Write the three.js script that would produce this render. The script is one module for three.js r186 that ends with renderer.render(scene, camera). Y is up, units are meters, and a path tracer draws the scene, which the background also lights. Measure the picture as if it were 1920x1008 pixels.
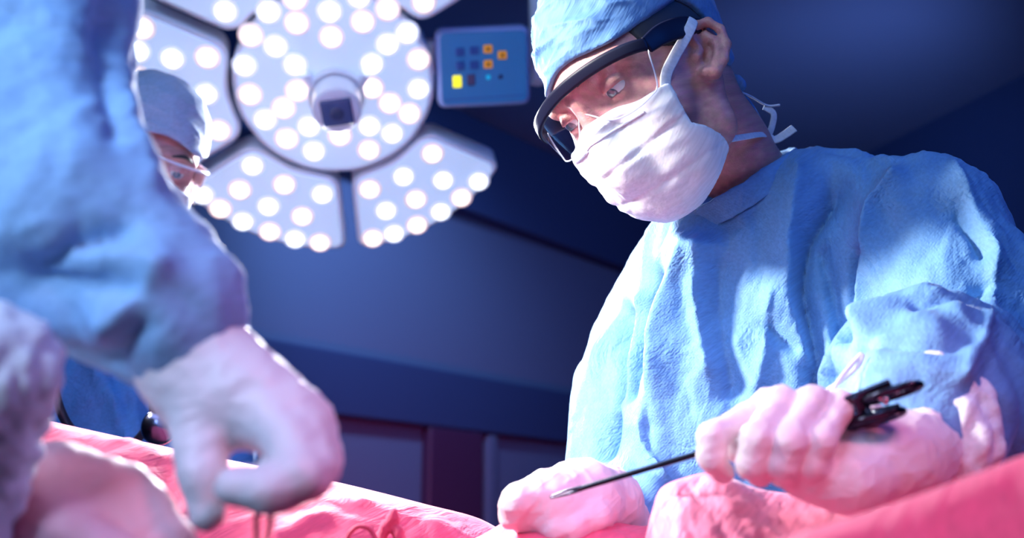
import * as THREE from 'three';
import { RectAreaLightUniformsLib } from 'three/addons/lights/RectAreaLightUniformsLib.js';
import { RoundedBoxGeometry } from 'three/addons/geometries/RoundedBoxGeometry.js';
import { mergeGeometries } from 'three/addons/utils/BufferGeometryUtils.js';
import { createNoise3D } from 'simplex-noise';

// ---------------------------------------------------------------- camera, exposure, light
const scene = new THREE.Scene();
scene.background = new THREE.Color(0x000000);
const PITCH = 15 * Math.PI / 180;
const CAM = new THREE.Vector3(0, 1.1, 0);
const camera = new THREE.PerspectiveCamera(30, 1920 / 1008, 0.05, 40);
camera.position.copy(CAM);
camera.rotation.x = PITCH;
camera.focus = 0.94;
camera.userData.fStop = 4;
scene.add(camera);
const FPX = 504 / Math.tan(PITCH);
// a point at a depth along the view axis
function P(px, py, d) {
  const r = (px - 960) / FPX * d, u = (504 - py) / FPX * d;
  return new THREE.Vector3(CAM.x + r, CAM.y + d * Math.sin(PITCH) + u * Math.cos(PITCH), CAM.z - d * Math.cos(PITCH) + u * Math.sin(PITCH));
}
// a direction given as right, up, towards the viewer
const D = (x, y, z) => new THREE.Vector3(x, y * Math.cos(PITCH) + z * -Math.sin(PITCH), y * Math.sin(PITCH) + z * Math.cos(PITCH));

const renderer = new THREE.WebGLRenderer({ antialias: true });
renderer.toneMapping = THREE.LinearToneMapping;
renderer.toneMappingExposure = 1.0;
renderer.shadowMap.enabled = true;
renderer.shadowMap.type = THREE.PCFSoftShadowMap;
RectAreaLightUniformsLib.init();

function spot(pos, target, color, intensity, angle, blend, size) {
  const l = new THREE.SpotLight(color, intensity, 0, angle, blend, 2);
  l.position.copy(pos); l.target.position.copy(target);
  l.castShadow = true; l.shadow.radius = size; l.shadow.mapSize.set(2048, 2048); l.shadow.bias = -0.0005;
  scene.add(l); scene.add(l.target);
  return l;
}
function area(pos, target, color, intensity, w, h) {
  const l = new THREE.RectAreaLight(color, intensity, w, h);
  l.position.copy(pos); l.lookAt(target);
  scene.add(l);
  return l;
}
function point(pos, color, intensity, size = 3) {
  const l = new THREE.PointLight(color, intensity, 0, 2);
  l.position.copy(pos); l.castShadow = true; l.shadow.radius = size;
  scene.add(l);
  return l;
}
// unseen lamp, out of view on the left, placed to light the surgeon
spot(new THREE.Vector3(-1.0, 1.85, -0.62), P(1150, 500, 1.0), 0xfff8f0, 21, 0.5, 1, 6);
// added blue fill, then unseen soft lights over the near sleeve and table
area(new THREE.Vector3(1.5, 2.7, -0.2), P(1500, 500, 1.0), 0x0a6cff, 6, 1.0, 1.0);
area(new THREE.Vector3(-0.9, 2.6, 0.5), P(150, 400, 0.55), 0xa8ccff, 9, 1.0, 1.0);
spot(new THREE.Vector3(-0.75, 1.75, 0.7), P(60, 170, 0.53), 0xbcd8ff, 10, 0.22, 1, 10);  // out of view, placed to brighten the near sleeve
area(new THREE.Vector3(0.3, 2.6, 1.1), P(900, 500, 0.6), 0xcfe4ff, 2.0, 1.2, 0.8);
// added far wall washes; the first stands in for the lamp bloom
spot(new THREE.Vector3(-0.2, 2.72, -2.4), new THREE.Vector3(-0.52, 1.98, -3.6), 0xb4ccff, 10.5, 0.62, 1, 10);
spot(new THREE.Vector3(1.4, 2.2, -2.6), new THREE.Vector3(0.6, 2.8, -4.6), 0x9cb8ff, 2.2, 1.1, 1, 10);
// added pink fill from high behind the viewer, tinting drapes and gloves
spot(new THREE.Vector3(0.45, 1.9, 0.15), P(1240, 1010, 0.58), 0xff86a6, 3.4, 0.34, 1, 6);
// added red fill, low behind the table and under its near edge
spot(new THREE.Vector3(-0.1, 0.75, -2.2), new THREE.Vector3(-0.3, 1.0, -3.8), 0xff1746, 3.2, 0.85, 1, 4);
spot(new THREE.Vector3(0.22, 0.62, -0.4), P(1300, 1000, 0.75), 0xff2a5c, 0.3, 0.8, 1, 4);

// ---------------------------------------------------------------- helpers
let seed = 12345;
const rnd = () => { seed = (seed * 1664525 + 1013904223) >>> 0; return seed / 4294967296; };
const noise3 = createNoise3D(rnd);
const fbm = (x, y, z, o = 3) => { let s = 0, a = 0.5; for (let i = 0; i < o; i++) { s += a * noise3(x, y, z); x *= 2.03; y *= 2.03; z *= 2.03; a *= 0.5; } return s; };
const ridge = (x, y, z) => { const n = 1 - Math.abs(noise3(x, y, z)); return n * n * n; };
const clamp = (x, a, b) => Math.min(b, Math.max(a, x)), mix = (a, b, t) => a + (b - a) * t;
const sstep = (a, b, x) => { const t = clamp((x - a) / (b - a), 0, 1); return t * t * (3 - 2 * t); };

const used = {};
function numbered(name) { const n = used[name] = (used[name] ?? -1) + 1; return n ? name + '_' + String(n).padStart(3, '0') : name; }
function shade(o) { o.traverse((m) => { if (m.isMesh) { m.castShadow = m.receiveShadow = true; } }); }
function thing(name, label, category, group) {
  const g = new THREE.Group(); g.name = numbered(name); g.userData = { label, category };
  if (group) g.userData.group = group;
  scene.add(g); return g;
}
function part(name, geometry, material, parent, label) {
  const m = new THREE.Mesh(geometry, material); m.name = name; m.castShadow = m.receiveShadow = true;
  if (label) m.userData.label = label;
  parent.add(m); return m;
}
function struct(name, geometry, material) {
  const m = part(name, geometry, material, scene); m.userData.kind = 'structure'; return m;
}
// parts built in world coordinates are moved so that the thing's group sits at its base
function settle(g, base) { g.children.forEach((c) => { c.position.sub(base); }); g.position.copy(base); }

// signed distances -------------------------------------------------
function cone(a, b, ra, rb) {
  const ax = a.x, ay = a.y, az = a.z, bx = b.x - ax, by = b.y - ay, bz = b.z - az, bb = bx * bx + by * by + bz * bz || 1e-9;
  return (x, y, z) => {
    const px = x - ax, py = y - ay, pz = z - az;
    let t = (px * bx + py * by + pz * bz) / bb; t = t < 0 ? 0 : t > 1 ? 1 : t;
    const dx = px - bx * t, dy = py - by * t, dz = pz - bz * t;
    return Math.sqrt(dx * dx + dy * dy + dz * dz) - (ra + (rb - ra) * t);
  };
}
function ell(c, r) {
  return (x, y, z) => {
    const px = (x - c[0]) / r[0], py = (y - c[1]) / r[1], pz = (z - c[2]) / r[2];
    const k0 = Math.sqrt(px * px + py * py + pz * pz);
    const qx = px / r[0], qy = py / r[1], qz = pz / r[2], k1 = Math.sqrt(qx * qx + qy * qy + qz * qz);
    return k1 < 1e-9 ? -Math.min(...r) : k0 * (k0 - 1) / k1;
  };
}
const V = (x, y, z) => new THREE.Vector3(x, y, z);
const ball = (x, y, z, r) => (X, Y, Z) => Math.hypot(X - x, Y - y, Z - z) - r;
const smin = (a, b, k) => { const h = Math.max(k - Math.abs(a - b), 0) / k; return Math.min(a, b) - h * h * k * 0.25; };
const smax = (a, b, k) => -smin(-a, -b, k);
const union = (k, fs) => (x, y, z) => { let d = fs[0](x, y, z); for (let i = 1; i < fs.length; i++) d = smin(d, fs[i](x, y, z), k); return d; };
// chain of [Vector3, radius]
function chain(joints) { const f = []; for (let i = 0; i + 1 < joints.length; i++) f.push(cone(joints[i][0], joints[i + 1][0], joints[i][1], joints[i + 1][1])); return f; }
const pj = (list) => list.map(([x, y, d, r]) => [P(x, y, d), r]);

// surface nets over a signed distance
function nets(sdf, lo, hi, h, pad = 0.004) {
  const nx = Math.ceil((hi[0] - lo[0]) / h) + 1, ny = Math.ceil((hi[1] - lo[1]) / h) + 1, nz = Math.ceil((hi[2] - lo[2]) / h) + 1;
  const val = new Float32Array(nx * ny * nz), B = 6, R = B * h * 0.87 * 1.25 + pad;
  const id = (i, j, k) => i + nx * (j + ny * k);
  for (let k0 = 0; k0 < nz; k0 += B) for (let j0 = 0; j0 < ny; j0 += B) for (let i0 = 0; i0 < nx; i0 += B) {
    const c = sdf(lo[0] + (i0 + (B - 1) / 2) * h, lo[1] + (j0 + (B - 1) / 2) * h, lo[2] + (k0 + (B - 1) / 2) * h), far = Math.abs(c) > R;
    for (let k = k0; k < Math.min(nz, k0 + B); k++) for (let j = j0; j < Math.min(ny, j0 + B); j++) for (let i = i0; i < Math.min(nx, i0 + B); i++)
      val[id(i, j, k)] = far ? c : sdf(lo[0] + i * h, lo[1] + j * h, lo[2] + k * h);
  }
  const vert = new Int32Array(nx * ny * nz).fill(-1), pos = [], idx = [];
  const E = [[0, 1], [2, 3], [4, 5], [6, 7], [0, 2], [1, 3], [4, 6], [5, 7], [0, 4], [1, 5], [2, 6], [3, 7]];
  const c = new Float32Array(8);
  for (let k = 0; k < nz - 1; k++) for (let j = 0; j < ny - 1; j++) for (let i = 0; i < nx - 1; i++) {
    let m = 0;
    for (let q = 0; q < 8; q++) { c[q] = val[id(i + (q & 1), j + ((q >> 1) & 1), k + (q >> 2))]; if (c[q] < 0) m++; }
    if (m === 0 || m === 8) continue;
    let x = 0, y = 0, z = 0, n = 0;
    for (const [a, b] of E) if ((c[a] < 0) !== (c[b] < 0)) {
      const t = c[a] / (c[a] - c[b]);
      x += mix(a & 1, b & 1, t); y += mix((a >> 1) & 1, (b >> 1) & 1, t); z += mix(a >> 2, b >> 2, t); n++;
    }
    vert[id(i, j, k)] = pos.length / 3;
    pos.push(lo[0] + (i + x / n) * h, lo[1] + (j + y / n) * h, lo[2] + (k + z / n) * h);
  }
  const quad = (a, b, cc, d, flip) => { if (a < 0 || b < 0 || cc < 0 || d < 0) return; if (flip) idx.push(a, cc, b, a, d, cc); else idx.push(a, b, cc, a, cc, d); };
  for (let k = 1; k < nz - 1; k++) for (let j = 1; j < ny - 1; j++) for (let i = 1; i < nx - 1; i++) {
    const s = val[id(i, j, k)] < 0;
    if (s !== (val[id(i + 1, j, k)] < 0)) quad(vert[id(i, j - 1, k - 1)], vert[id(i, j, k - 1)], vert[id(i, j, k)], vert[id(i, j - 1, k)], !s);
    if (s !== (val[id(i, j + 1, k)] < 0)) quad(vert[id(i - 1, j, k - 1)], vert[id(i - 1, j, k)], vert[id(i, j, k)], vert[id(i, j, k - 1)], !s);
    if (s !== (val[id(i, j, k + 1)] < 0)) quad(vert[id(i - 1, j - 1, k)], vert[id(i, j - 1, k)], vert[id(i, j, k)], vert[id(i - 1, j, k)], !s);
  }
  const g = new THREE.BufferGeometry();
  g.setAttribute('position', new THREE.Float32BufferAttribute(pos, 3));
  g.setIndex(idx);
  return finish(g);
}
// normals and metre uv for a blob
function finish(g) {
  g.computeVertexNormals();
  const p = g.attributes.position, uv = new Float32Array(p.count * 2);
  for (let i = 0; i < p.count; i++) { const x = p.getX(i), y = p.getY(i), z = p.getZ(i); uv[2 * i] = x * 0.85 + z * 0.6; uv[2 * i + 1] = y + z * 0.35 - x * 0.25; }
  g.setAttribute('uv', new THREE.BufferAttribute(uv, 2));
  return g;
}
// moves every vertex along its normal by f(position, normal, index)
function displace(g, f) {
  const p = g.attributes.position, n = g.attributes.normal, a = new THREE.Vector3(), b = new THREE.Vector3(), out = new Float32Array(p.count);
  for (let i = 0; i < p.count; i++) out[i] = f(a.fromBufferAttribute(p, i), b.fromBufferAttribute(n, i));
  for (let i = 0; i < p.count; i++) p.setXYZ(i, p.getX(i) + n.getX(i) * out[i], p.getY(i) + n.getY(i) * out[i], p.getZ(i) + n.getZ(i) * out[i]);
  return finish(g);
}
function smooth(g, times) {
  const p = g.attributes.position, ix = g.index.array, n = p.count, s = new Float32Array(n * 3), c = new Float32Array(n);
  for (let t = 0; t < times; t++) {
    s.fill(0); c.fill(0);
    for (let i = 0; i < ix.length; i += 3) for (let e = 0; e < 3; e++) {
      const a = ix[i + e], b = ix[i + (e + 1) % 3];
      s[3 * a] += p.getX(b); s[3 * a + 1] += p.getY(b); s[3 * a + 2] += p.getZ(b); c[a]++;
    }
    for (let i = 0; i < n; i++) if (c[i]) p.setXYZ(i, mix(p.getX(i), s[3 * i] / c[i], 0.6), mix(p.getY(i), s[3 * i + 1] / c[i], 0.6), mix(p.getZ(i), s[3 * i + 2] / c[i], 0.6));
  }
  return finish(g);
}
// folds of a cloth: creases traced on the side that faces the room, each raising or sinking the cloth beside it; widths in pixels, heights in metres
function foldField(list) {
  const fs = list.map(([pts, w, amp, near, far]) => {
    const seg = chain(pts.map((p) => [new THREE.Vector3(p[0], p[1], 0), 0])), xs = pts.map((p) => p[0]), ys = pts.map((p) => p[1]);
    const box = [Math.min(...xs) - 5 * w, Math.max(...xs) + 5 * w, Math.min(...ys) - 5 * w, Math.max(...ys) + 5 * w];
    return (x, y, d) => {
      if (x < box[0] || x > box[1] || y < box[2] || y > box[3] || d < (near || 0) || d > (far || 9)) return 0;
      let q = 1e9; for (const s of seg) { const e = s(x, y, 0); if (e < q) q = e; }
      return amp * Math.exp(-Math.pow(q / w, 1.15));
    };
  });
  const c = Math.cos(PITCH), s = Math.sin(PITCH);
  return (v, n) => {
    const x = v.x - CAM.x, y = v.y - CAM.y, z = v.z - CAM.z, d = y * s - z * c, u = y * c + z * s;
    const facing = -(n.x * x + n.y * y + n.z * z) / Math.hypot(x, y, z); if (facing < 0.02) return 0;
    const px = 960 + x / d * FPX, py = 504 - u / d * FPX; let t = 0;
    for (const f of fs) t += f(px, py, d);
    return t * sstep(0.02, 0.25, facing);
  };
}
// crushed-paper relief: creases between flat facets
function crumple(x, y, z, s) {
  x *= s; y *= s; z *= s;
  const wx = noise3(x * 0.5, y * 0.5, z * 0.5 + 9) * 0.7, wy = noise3(x * 0.5 + 7, y * 0.5, z * 0.5) * 0.7;
  return Math.abs(noise3(x + wx, y + wy, z)) + 0.5 * Math.abs(noise3(2.1 * x + wy, 2.1 * y + 5, 2.1 * z + wx)) - 0.45;
}
// sweep of an elliptic section along points; width lies across the hint
function sweep(points, w, t, hint, rings = 40, sides = 10, closed = false, taper) {
  const curve = new THREE.CatmullRomCurve3(points, closed, 'centripetal'), pos = [], uv = [], idx = [];
  const len = curve.getLength(), T = new THREE.Vector3(), B = new THREE.Vector3(), N = new THREE.Vector3(), c = new THREE.Vector3();
  for (let i = 0; i <= rings; i++) {
    const u = i / rings; curve.getPointAt(u, c); curve.getTangentAt(u, T);
    const h = typeof hint === 'function' ? hint(u, c) : hint;
    B.crossVectors(T, h).normalize(); N.crossVectors(B, T).normalize();
    const k = taper ? taper(u) : 1;
    for (let j = 0; j < sides; j++) {
      const a = j / sides * Math.PI * 2, ca = Math.cos(a), sa = Math.sin(a), sq = (q) => Math.sign(q) * Math.pow(Math.abs(q), 0.6);
      const W = sq(ca) * w * k / 2, H = sq(sa) * t * k / 2;
      pos.push(c.x + B.x * W + N.x * H, c.y + B.y * W + N.y * H, c.z + B.z * W + N.z * H);
      uv.push(u * len, j / sides * w * 2);
    }
  }
  for (let i = 0; i < rings; i++) for (let j = 0; j < sides; j++) {
    const a = i * sides + j, b = i * sides + (j + 1) % sides, d = a + sides, e = b + sides;
    idx.push(a, b, d, b, e, d);
  }
  if (!closed) for (const [o, f] of [[0, 1], [rings * sides, 0]]) for (let j = 1; j < sides - 1; j++) f ? idx.push(o, o + j + 1, o + j) : idx.push(o, o + j, o + j + 1);
  const g = new THREE.BufferGeometry();
  g.setAttribute('position', new THREE.Float32BufferAttribute(pos, 3));
  g.setAttribute('uv', new THREE.Float32BufferAttribute(uv, 2));
  g.setIndex(idx); g.computeVertexNormals();
  return g;
}
const tube = (points, r, rings = 40, sides = 10, taper) => sweep(points, 2 * r, 2 * r, V(0.31, 0.77, 0.56), rings, sides, false, taper);
function roundedPoly(pts, r) {
  const s = new THREE.Shape(), n = pts.length;
  pts.forEach((p, i) => {
    const a = pts[(i + n - 1) % n], b = pts[(i + 1) % n], va = a.clone().sub(p), vb = b.clone().sub(p), k = Math.min(r, va.length() * 0.45, vb.length() * 0.45);
    const s0 = p.clone().addScaledVector(va.normalize(), k), s1 = p.clone().addScaledVector(vb.normalize(), k);
    if (i) s.lineTo(s0.x, s0.y); else s.moveTo(s0.x, s0.y);
    s.quadraticCurveTo(p.x, p.y, s1.x, s1.y);
  });
  s.closePath(); return s;
}

// ---------------------------------------------------------------- textures and materials
function texture(n, f, srgb, metres) {
  const data = new Uint8Array(n * n * 4);
  for (let y = 0; y < n; y++) for (let x = 0; x < n; x++) {
    const c = f(x / n, y / n), o = (y * n + x) * 4, [r, g, b] = Array.isArray(c) ? c : [c, c, c];
    data[o] = clamp(r, 0, 1) * 255; data[o + 1] = clamp(g, 0, 1) * 255; data[o + 2] = clamp(b, 0, 1) * 255; data[o + 3] = 255;
  }
  const t = new THREE.DataTexture(data, n, n);
  t.wrapS = t.wrapT = THREE.MirroredRepeatWrapping; t.magFilter = THREE.LinearFilter; t.minFilter = THREE.LinearMipmapLinearFilter; t.generateMipmaps = true;
  if (srgb) t.colorSpace = THREE.SRGBColorSpace;
  t.repeat.set(1 / metres, 1 / metres); t.needsUpdate = true;
  return t;
}
// nonwoven cloth: a fine grid of bonding points, fibres and soft creases
const clothBump = texture(768, (u, v) => {
  const dots = 0.5 + 0.5 * Math.cos(u * Math.PI * 2 * 90) * Math.cos(v * Math.PI * 2 * 90), patch = sstep(-0.1, 0.5, noise3(u * 3.2, v * 3.2, 17));
  const wu = u + 0.03 * noise3(u * 5, v * 5, 2), wv = v + 0.03 * noise3(u * 5, v * 5, 33);
  const crease = Math.abs(noise3(wu * 9 + wv * 4, wv * 5, 5)) * 0.5 + patch * (0.4 * Math.abs(noise3(wu * 20, wv * 14 + wu * 9, 8)) + 0.22 * Math.abs(noise3(wu * 44, wv * 40, 12)));
  return 0.15 + 0.55 * crease + 0.07 * fbm(u * 90, v * 90, 1, 2) + 0.03 * dots;
}, false, 0.3);
const clothTint = texture(512, (u, v) => { const k = 0.93 + 0.07 * fbm(u * 45, v * 45, 3, 3) + 0.04 * fbm(u * 6, v * 6, 6, 2); return [k * 0.98, k * 0.99, k]; }, true, 0.22);
const latexBump = texture(256, (u, v) => 0.5 + 0.2 * fbm(u * 10, v * 10, 21, 4) + 0.25 * ridge(u * 5, v * 8, 31), false, 0.12);
const skinBump = texture(256, (u, v) => 0.5 + 0.3 * fbm(u * 60, v * 60, 41, 3) + 0.15 * ridge(u * 18, v * 26, 44), false, 0.08);
const skinTint = texture(256, (u, v) => { const k = 0.9 + 0.12 * fbm(u * 9, v * 9, 51, 4); return [k, k * (0.97 + 0.05 * noise3(u * 14, v * 14, 3)), k * 0.97]; }, true, 0.1);
const wallBump = texture(256, (u, v) => 0.5 + 0.3 * fbm(u * 30, v * 30, 61, 4), false, 0.6);

const cloth = (r, g, b, bump = 0.0036) => { const m = new THREE.MeshPhysicalMaterial({ roughness: 0.72, map: clothTint, bumpMap: clothBump, bumpScale: bump, sheen: 0.35, sheenRoughness: 0.45, sheenColor: new THREE.Color(0.8, 0.88, 1) }); m.color.setRGB(r, g, b); return m; };
const std = (r, g, b, o = {}) => { const m = new THREE.MeshPhysicalMaterial({ roughness: 0.5, ...o }); m.color.setRGB(r, g, b); return m; };
const M = {
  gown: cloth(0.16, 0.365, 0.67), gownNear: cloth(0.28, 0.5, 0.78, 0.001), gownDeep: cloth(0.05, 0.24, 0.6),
  cap: cloth(0.12, 0.28, 0.57, 0.002), capPale: cloth(0.4, 0.52, 0.72, 0.002),
  mask: cloth(0.86, 0.88, 0.9, 0.0008), strap: cloth(0.8, 0.84, 0.92, 0.0005), cuff: cloth(0.84, 0.88, 0.94, 0.003),
  drape: cloth(0.82, 0.125, 0.235, 0.0025), drapePale: cloth(0.84, 0.22, 0.34, 0.003),
  glove: std(0.66, 0.62, 0.67, { roughness: 0.48, bumpMap: latexBump, bumpScale: 0.0012, sheen: 0.2, sheenColor: new THREE.Color(1, 0.95, 0.95) }),
  glovePinkCast: std(0.68, 0.36, 0.46, { roughness: 0.48, bumpMap: latexBump, bumpScale: 0.0012 }),  // pale latex with the pink cast painted into its colour
  gloveRoseCast: std(0.72, 0.55, 0.62, { roughness: 0.48, bumpMap: latexBump, bumpScale: 0.0012, sheen: 0.2, sheenColor: new THREE.Color(1, 0.95, 0.95) }),  // same latex, a fainter pink cast painted in
  skin: std(0.66, 0.32, 0.31, { roughness: 0.5, map: skinTint, bumpMap: skinBump, bumpScale: 0.0005 }),
  hair: std(0.02, 0.018, 0.025, { roughness: 0.6 }),
  black: std(0.008, 0.01, 0.03, { roughness: 0.45, specularIntensity: 0.35 }),
  rubber: std(0.01, 0.012, 0.03, { roughness: 0.45 }),
  lens: std(0.97, 0.98, 1, { roughness: 0.03, transmission: 1, thickness: 0, ior: 1.5 }),
  white: std(0.75, 0.8, 0.9, { roughness: 0.35 }),
  steel: std(0.04, 0.045, 0.08, { roughness: 0.25, metalness: 1 }),
  chrome: std(0.75, 0.77, 0.82, { roughness: 0.12, metalness: 1 }),
  eye: std(0.75, 0.74, 0.74, { roughness: 0.15, clearcoat: 1 }), iris: std(0.08, 0.13, 0.16, { roughness: 0.2, clearcoat: 1 }),
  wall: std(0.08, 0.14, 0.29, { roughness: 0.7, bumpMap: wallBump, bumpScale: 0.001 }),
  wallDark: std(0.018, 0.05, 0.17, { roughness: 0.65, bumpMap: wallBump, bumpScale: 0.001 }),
  ceiling: std(0.12, 0.18, 0.36, { roughness: 0.8, bumpMap: wallBump, bumpScale: 0.001 }),
  floor: std(0.05, 0.06, 0.12, { roughness: 0.4 }), post: std(0.05, 0.02, 0.08, { roughness: 0.5 }),
};

// ---------------------------------------------------------------- the room
{
  const H = 2.8, T = 0.12;
  const box = (w, h, d) => new THREE.BoxGeometry(w, h, d);
  const at = (m, x, y, z, turn = 0) => { m.position.set(x, y, z); m.rotation.y = turn; return m; };
  at(struct('floor', box(9, T, 9.5), M.floor), 0.2, -T / 2, -2.3);
  at(struct('ceiling', box(9, T, 9.5), M.ceiling), 0.2, H + T / 2, -2.3);
  // the two far walls meet in a corner behind the surgeon
  const ray = (px, py) => { const p = P(px, py, 1).sub(CAM), k = (H - CAM.y) / p.y; return CAM.clone().addScaledVector(p, k); };
  const corner = ray(1324, 438), a = ray(700, 152), b = ray(1920, 140);
  const run = (name, from, to, mat, extra) => {
    const d = to.clone().sub(from).setY(0).normalize(), L = from.distanceTo(to) + extra, c = from.clone().addScaledVector(d, L / 2), n = V(-d.z, 0, d.x);
    if (n.dot(c.clone().sub(CAM)) < 0) n.negate();
    const m = at(struct(name, box(L, H, T), mat), c.x + n.x * T / 2, H / 2, c.z + n.z * T / 2, Math.atan2(-d.z, d.x));
    return { d, n, L };
  };
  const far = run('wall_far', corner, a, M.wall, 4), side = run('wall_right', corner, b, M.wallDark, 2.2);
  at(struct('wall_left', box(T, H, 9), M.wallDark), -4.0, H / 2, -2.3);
  at(struct('wall_near', box(9, H, T), M.wallDark), 0.2, H / 2, 2.2);
  at(struct('wall_right_near', box(T, H, 9), M.wallDark), 3.2, H / 2, -1.4);
  // dark cove along the ceiling of the far wall, dark rail lower down, panels and a post under it
  const along = (s, y, out) => corner.clone().addScaledVector(far.d, s).addScaledVector(far.n, -out).setY(y);
  const turn = Math.atan2(-far.d.z, far.d.x);
  const strip = (name, s0, s1, y0, y1, out, mat) => { const c = along((s0 + s1) / 2, (y0 + y1) / 2, out / 2); at(struct(name, new RoundedBoxGeometry(s1 - s0, y1 - y0, out, 2, 0.012), mat), c.x, c.y, c.z, turn); };
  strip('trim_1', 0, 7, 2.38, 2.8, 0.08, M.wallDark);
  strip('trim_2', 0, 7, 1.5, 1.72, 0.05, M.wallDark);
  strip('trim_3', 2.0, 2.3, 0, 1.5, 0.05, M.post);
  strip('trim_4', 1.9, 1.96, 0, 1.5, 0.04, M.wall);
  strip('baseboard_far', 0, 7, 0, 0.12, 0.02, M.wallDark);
}

// ---------------------------------------------------------------- operating lamp
{
  const d0 = 1.95, S = FPX / 1.4, c0 = [628, 158];
  const lamp = thing('operating_lamp', 'round surgical lamp with lit petal segments around a twelve-sided hub and centre handle', 'lamp');
  const N = CAM.clone().sub(P(c0[0], c0[1], d0)).normalize();
  const X = V(1, 0, 0).addScaledVector(N, -N.x).normalize(), Y0 = new THREE.Vector3().crossVectors(N, X);
  const tilt = 25 * Math.PI / 180, Nt = N.clone().multiplyScalar(Math.cos(tilt)).addScaledVector(Y0, -Math.sin(tilt)), Y = new THREE.Vector3().crossVectors(Nt, X);
  lamp.position.copy(P(c0[0], c0[1], d0));
  lamp.quaternion.setFromRotationMatrix(new THREE.Matrix4().makeBasis(X, Y, Nt));
  lamp.scale.setScalar(d0 / 1.4);
  const q = (px, py) => V((px - c0[0]) / S, -(py - c0[1]) / S / 0.91, 0);
  const plate = std(0.42, 0.5, 0.68, { roughness: 0.45, emissive: new THREE.Color(0.42, 0.56, 0.82), emissiveIntensity: 0.7 });
  const warm = std(1, 0.9, 0.85, { roughness: 0.3, emissive: new THREE.Color(1, 0.8, 0.7), emissiveIntensity: 2.2 });
  const cool = std(1, 1, 1, { roughness: 0.3, emissive: new THREE.Color(0.88, 0.96, 1), emissiveIntensity: 2.4 });
  const halo = std(0.9, 0.93, 1, { roughness: 0.4, emissive: new THREE.Color(0.7, 0.78, 0.98), emissiveIntensity: 0.4 });
  const haloWarm = std(1, 0.9, 0.85, { roughness: 0.4, emissive: new THREE.Color(0.95, 0.7, 0.7), emissiveIntensity: 0.4 });
  const haloGeo = new THREE.LatheGeometry([[0.0001, 0.003], [0.0165, 0.0026], [0.0175, 0.001], [0.0175, 0]].map((p) => new THREE.Vector2(...p)).reverse(), 28).rotateX(Math.PI / 2);
  const ledGeo = new THREE.LatheGeometry([[0.0122, 0], [0.0118, 0.004], [0.009, 0.0065], [0.005, 0.0078], [0.0001, 0.008]].map((p) => new THREE.Vector2(...p)), 24).rotateX(Math.PI / 2);
  const led = (p, isWarm, z, parent) => {
    const h = part('glow_disc', haloGeo, isWarm ? haloWarm : halo, parent); h.position.set(p.x, p.y, z);  // glowing disc standing in for the soft bloom round the LED
    const m = part('led', ledGeo, isWarm ? warm : cool, parent); m.position.set(p.x, p.y, z + 0.002);
  };
  const ext = (shape, depth, bevel) => new THREE.ExtrudeGeometry(shape, { depth, bevelEnabled: true, bevelThickness: bevel, bevelSize: bevel, bevelSegments: 3, curveSegments: 10 });
  // hub
  const poly = (r, turn = 0, ry = r) => { const pts = []; for (let i = 0; i < 12; i++) { const a = (i + 0.5) / 12 * Math.PI * 2 + turn; pts.push(new THREE.Vector2(Math.cos(a) * r, Math.sin(a) * ry)); } return pts; };
  const hub = part('hub_housing', ext(roundedPoly(poly(0.139), 0.03), 0.045, 0.004), M.white, lamp); hub.position.z = -0.045;
  part('hub_cover', ext(roundedPoly(poly(0.134), 0.03), 0.003, 0.002), plate, lamp).position.z = 0.002;
  const back = part('back_frame', new THREE.CylinderGeometry(0.13, 0.11, 0.03, 48).rotateX(Math.PI / 2), std(0.09, 0.12, 0.26, { roughness: 0.5 }), lamp); back.position.z = -0.075;
  const hubLeds = [[345, 80, 0], [485, 12, 1], [487, 135, 1], [660, 75, 0], [815, 0, 0], [833, 125, 1], [965, 60, 1], [1070, 180, 0], [965, 240, 0], [1135, 320, 1], [1138, 480, 0], [1090, 620, 1], [993, 735, 0], [858, 830, 1], [862, 690, 0], [978, 560, 1], [880, 475, 1], [880, 345, 0], [665, 205, 1], [465, 350, 0], [470, 490, 1], [370, 255, 0], [245, 200, 1], [200, 355, 0], [215, 510, 1], [285, 650, 0], [390, 585, 1], [525, 690, 0], [397, 760, 1], [545, 835, 0], [695, 745, 1], [590, -60, 0], [740, -70, 1], [440, -70, 0]];
  for (const [x, y, w] of hubLeds) led(q(400 + x / 2.964, y / 2.964), w, 0.006, lamp);
  // petals
  const pts = [], inner = 0.153, outer = 0.272, gap = 0.0125;
  const edge = (r, s) => { const a = Math.PI / 6, x = Math.sqrt(r * r - gap * gap); return new THREE.Vector2(x * Math.cos(a * s) + gap * Math.sin(a), s * (x * Math.sin(a) - gap * Math.cos(a))); };
  const e0 = edge(inner, -1), e1 = edge(outer, -1), e2 = edge(outer, 1), e3 = edge(inner, 1);
  pts.push(new THREE.Vector2(inner * 0.985, 0), e0, e1);
  const a1 = Math.atan2(e1.y, e1.x), a2 = Math.atan2(e2.y, e2.x);
  for (let i = 1; i < 8; i++) { const a = mix(a1, a2, i / 8); pts.push(new THREE.Vector2(Math.cos(a) * outer, Math.sin(a) * outer)); }
  pts.push(e2, e3);
  const inset = pts.map((p) => { const c = new THREE.Vector2(0.213, 0); return p.clone().sub(c).multiplyScalar(0.95).add(c); });
  const petalGeo = ext(roundedPoly(pts, 0.018), 0.034, 0.004), coverGeo = ext(roundedPoly(inset, 0.016), 0.003, 0.002);
  const sample = [[415, 560, 1], [305, 650, 0], [460, 668, 0], [175, 700, 1], [355, 745, 1], [600, 675, 0], [535, 742, 1], [238, 790, 0], [455, 800, 0], [362, 855, 1], [270, 890, 0], [185, 908, 1]];
  const TURN = 4;
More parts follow.
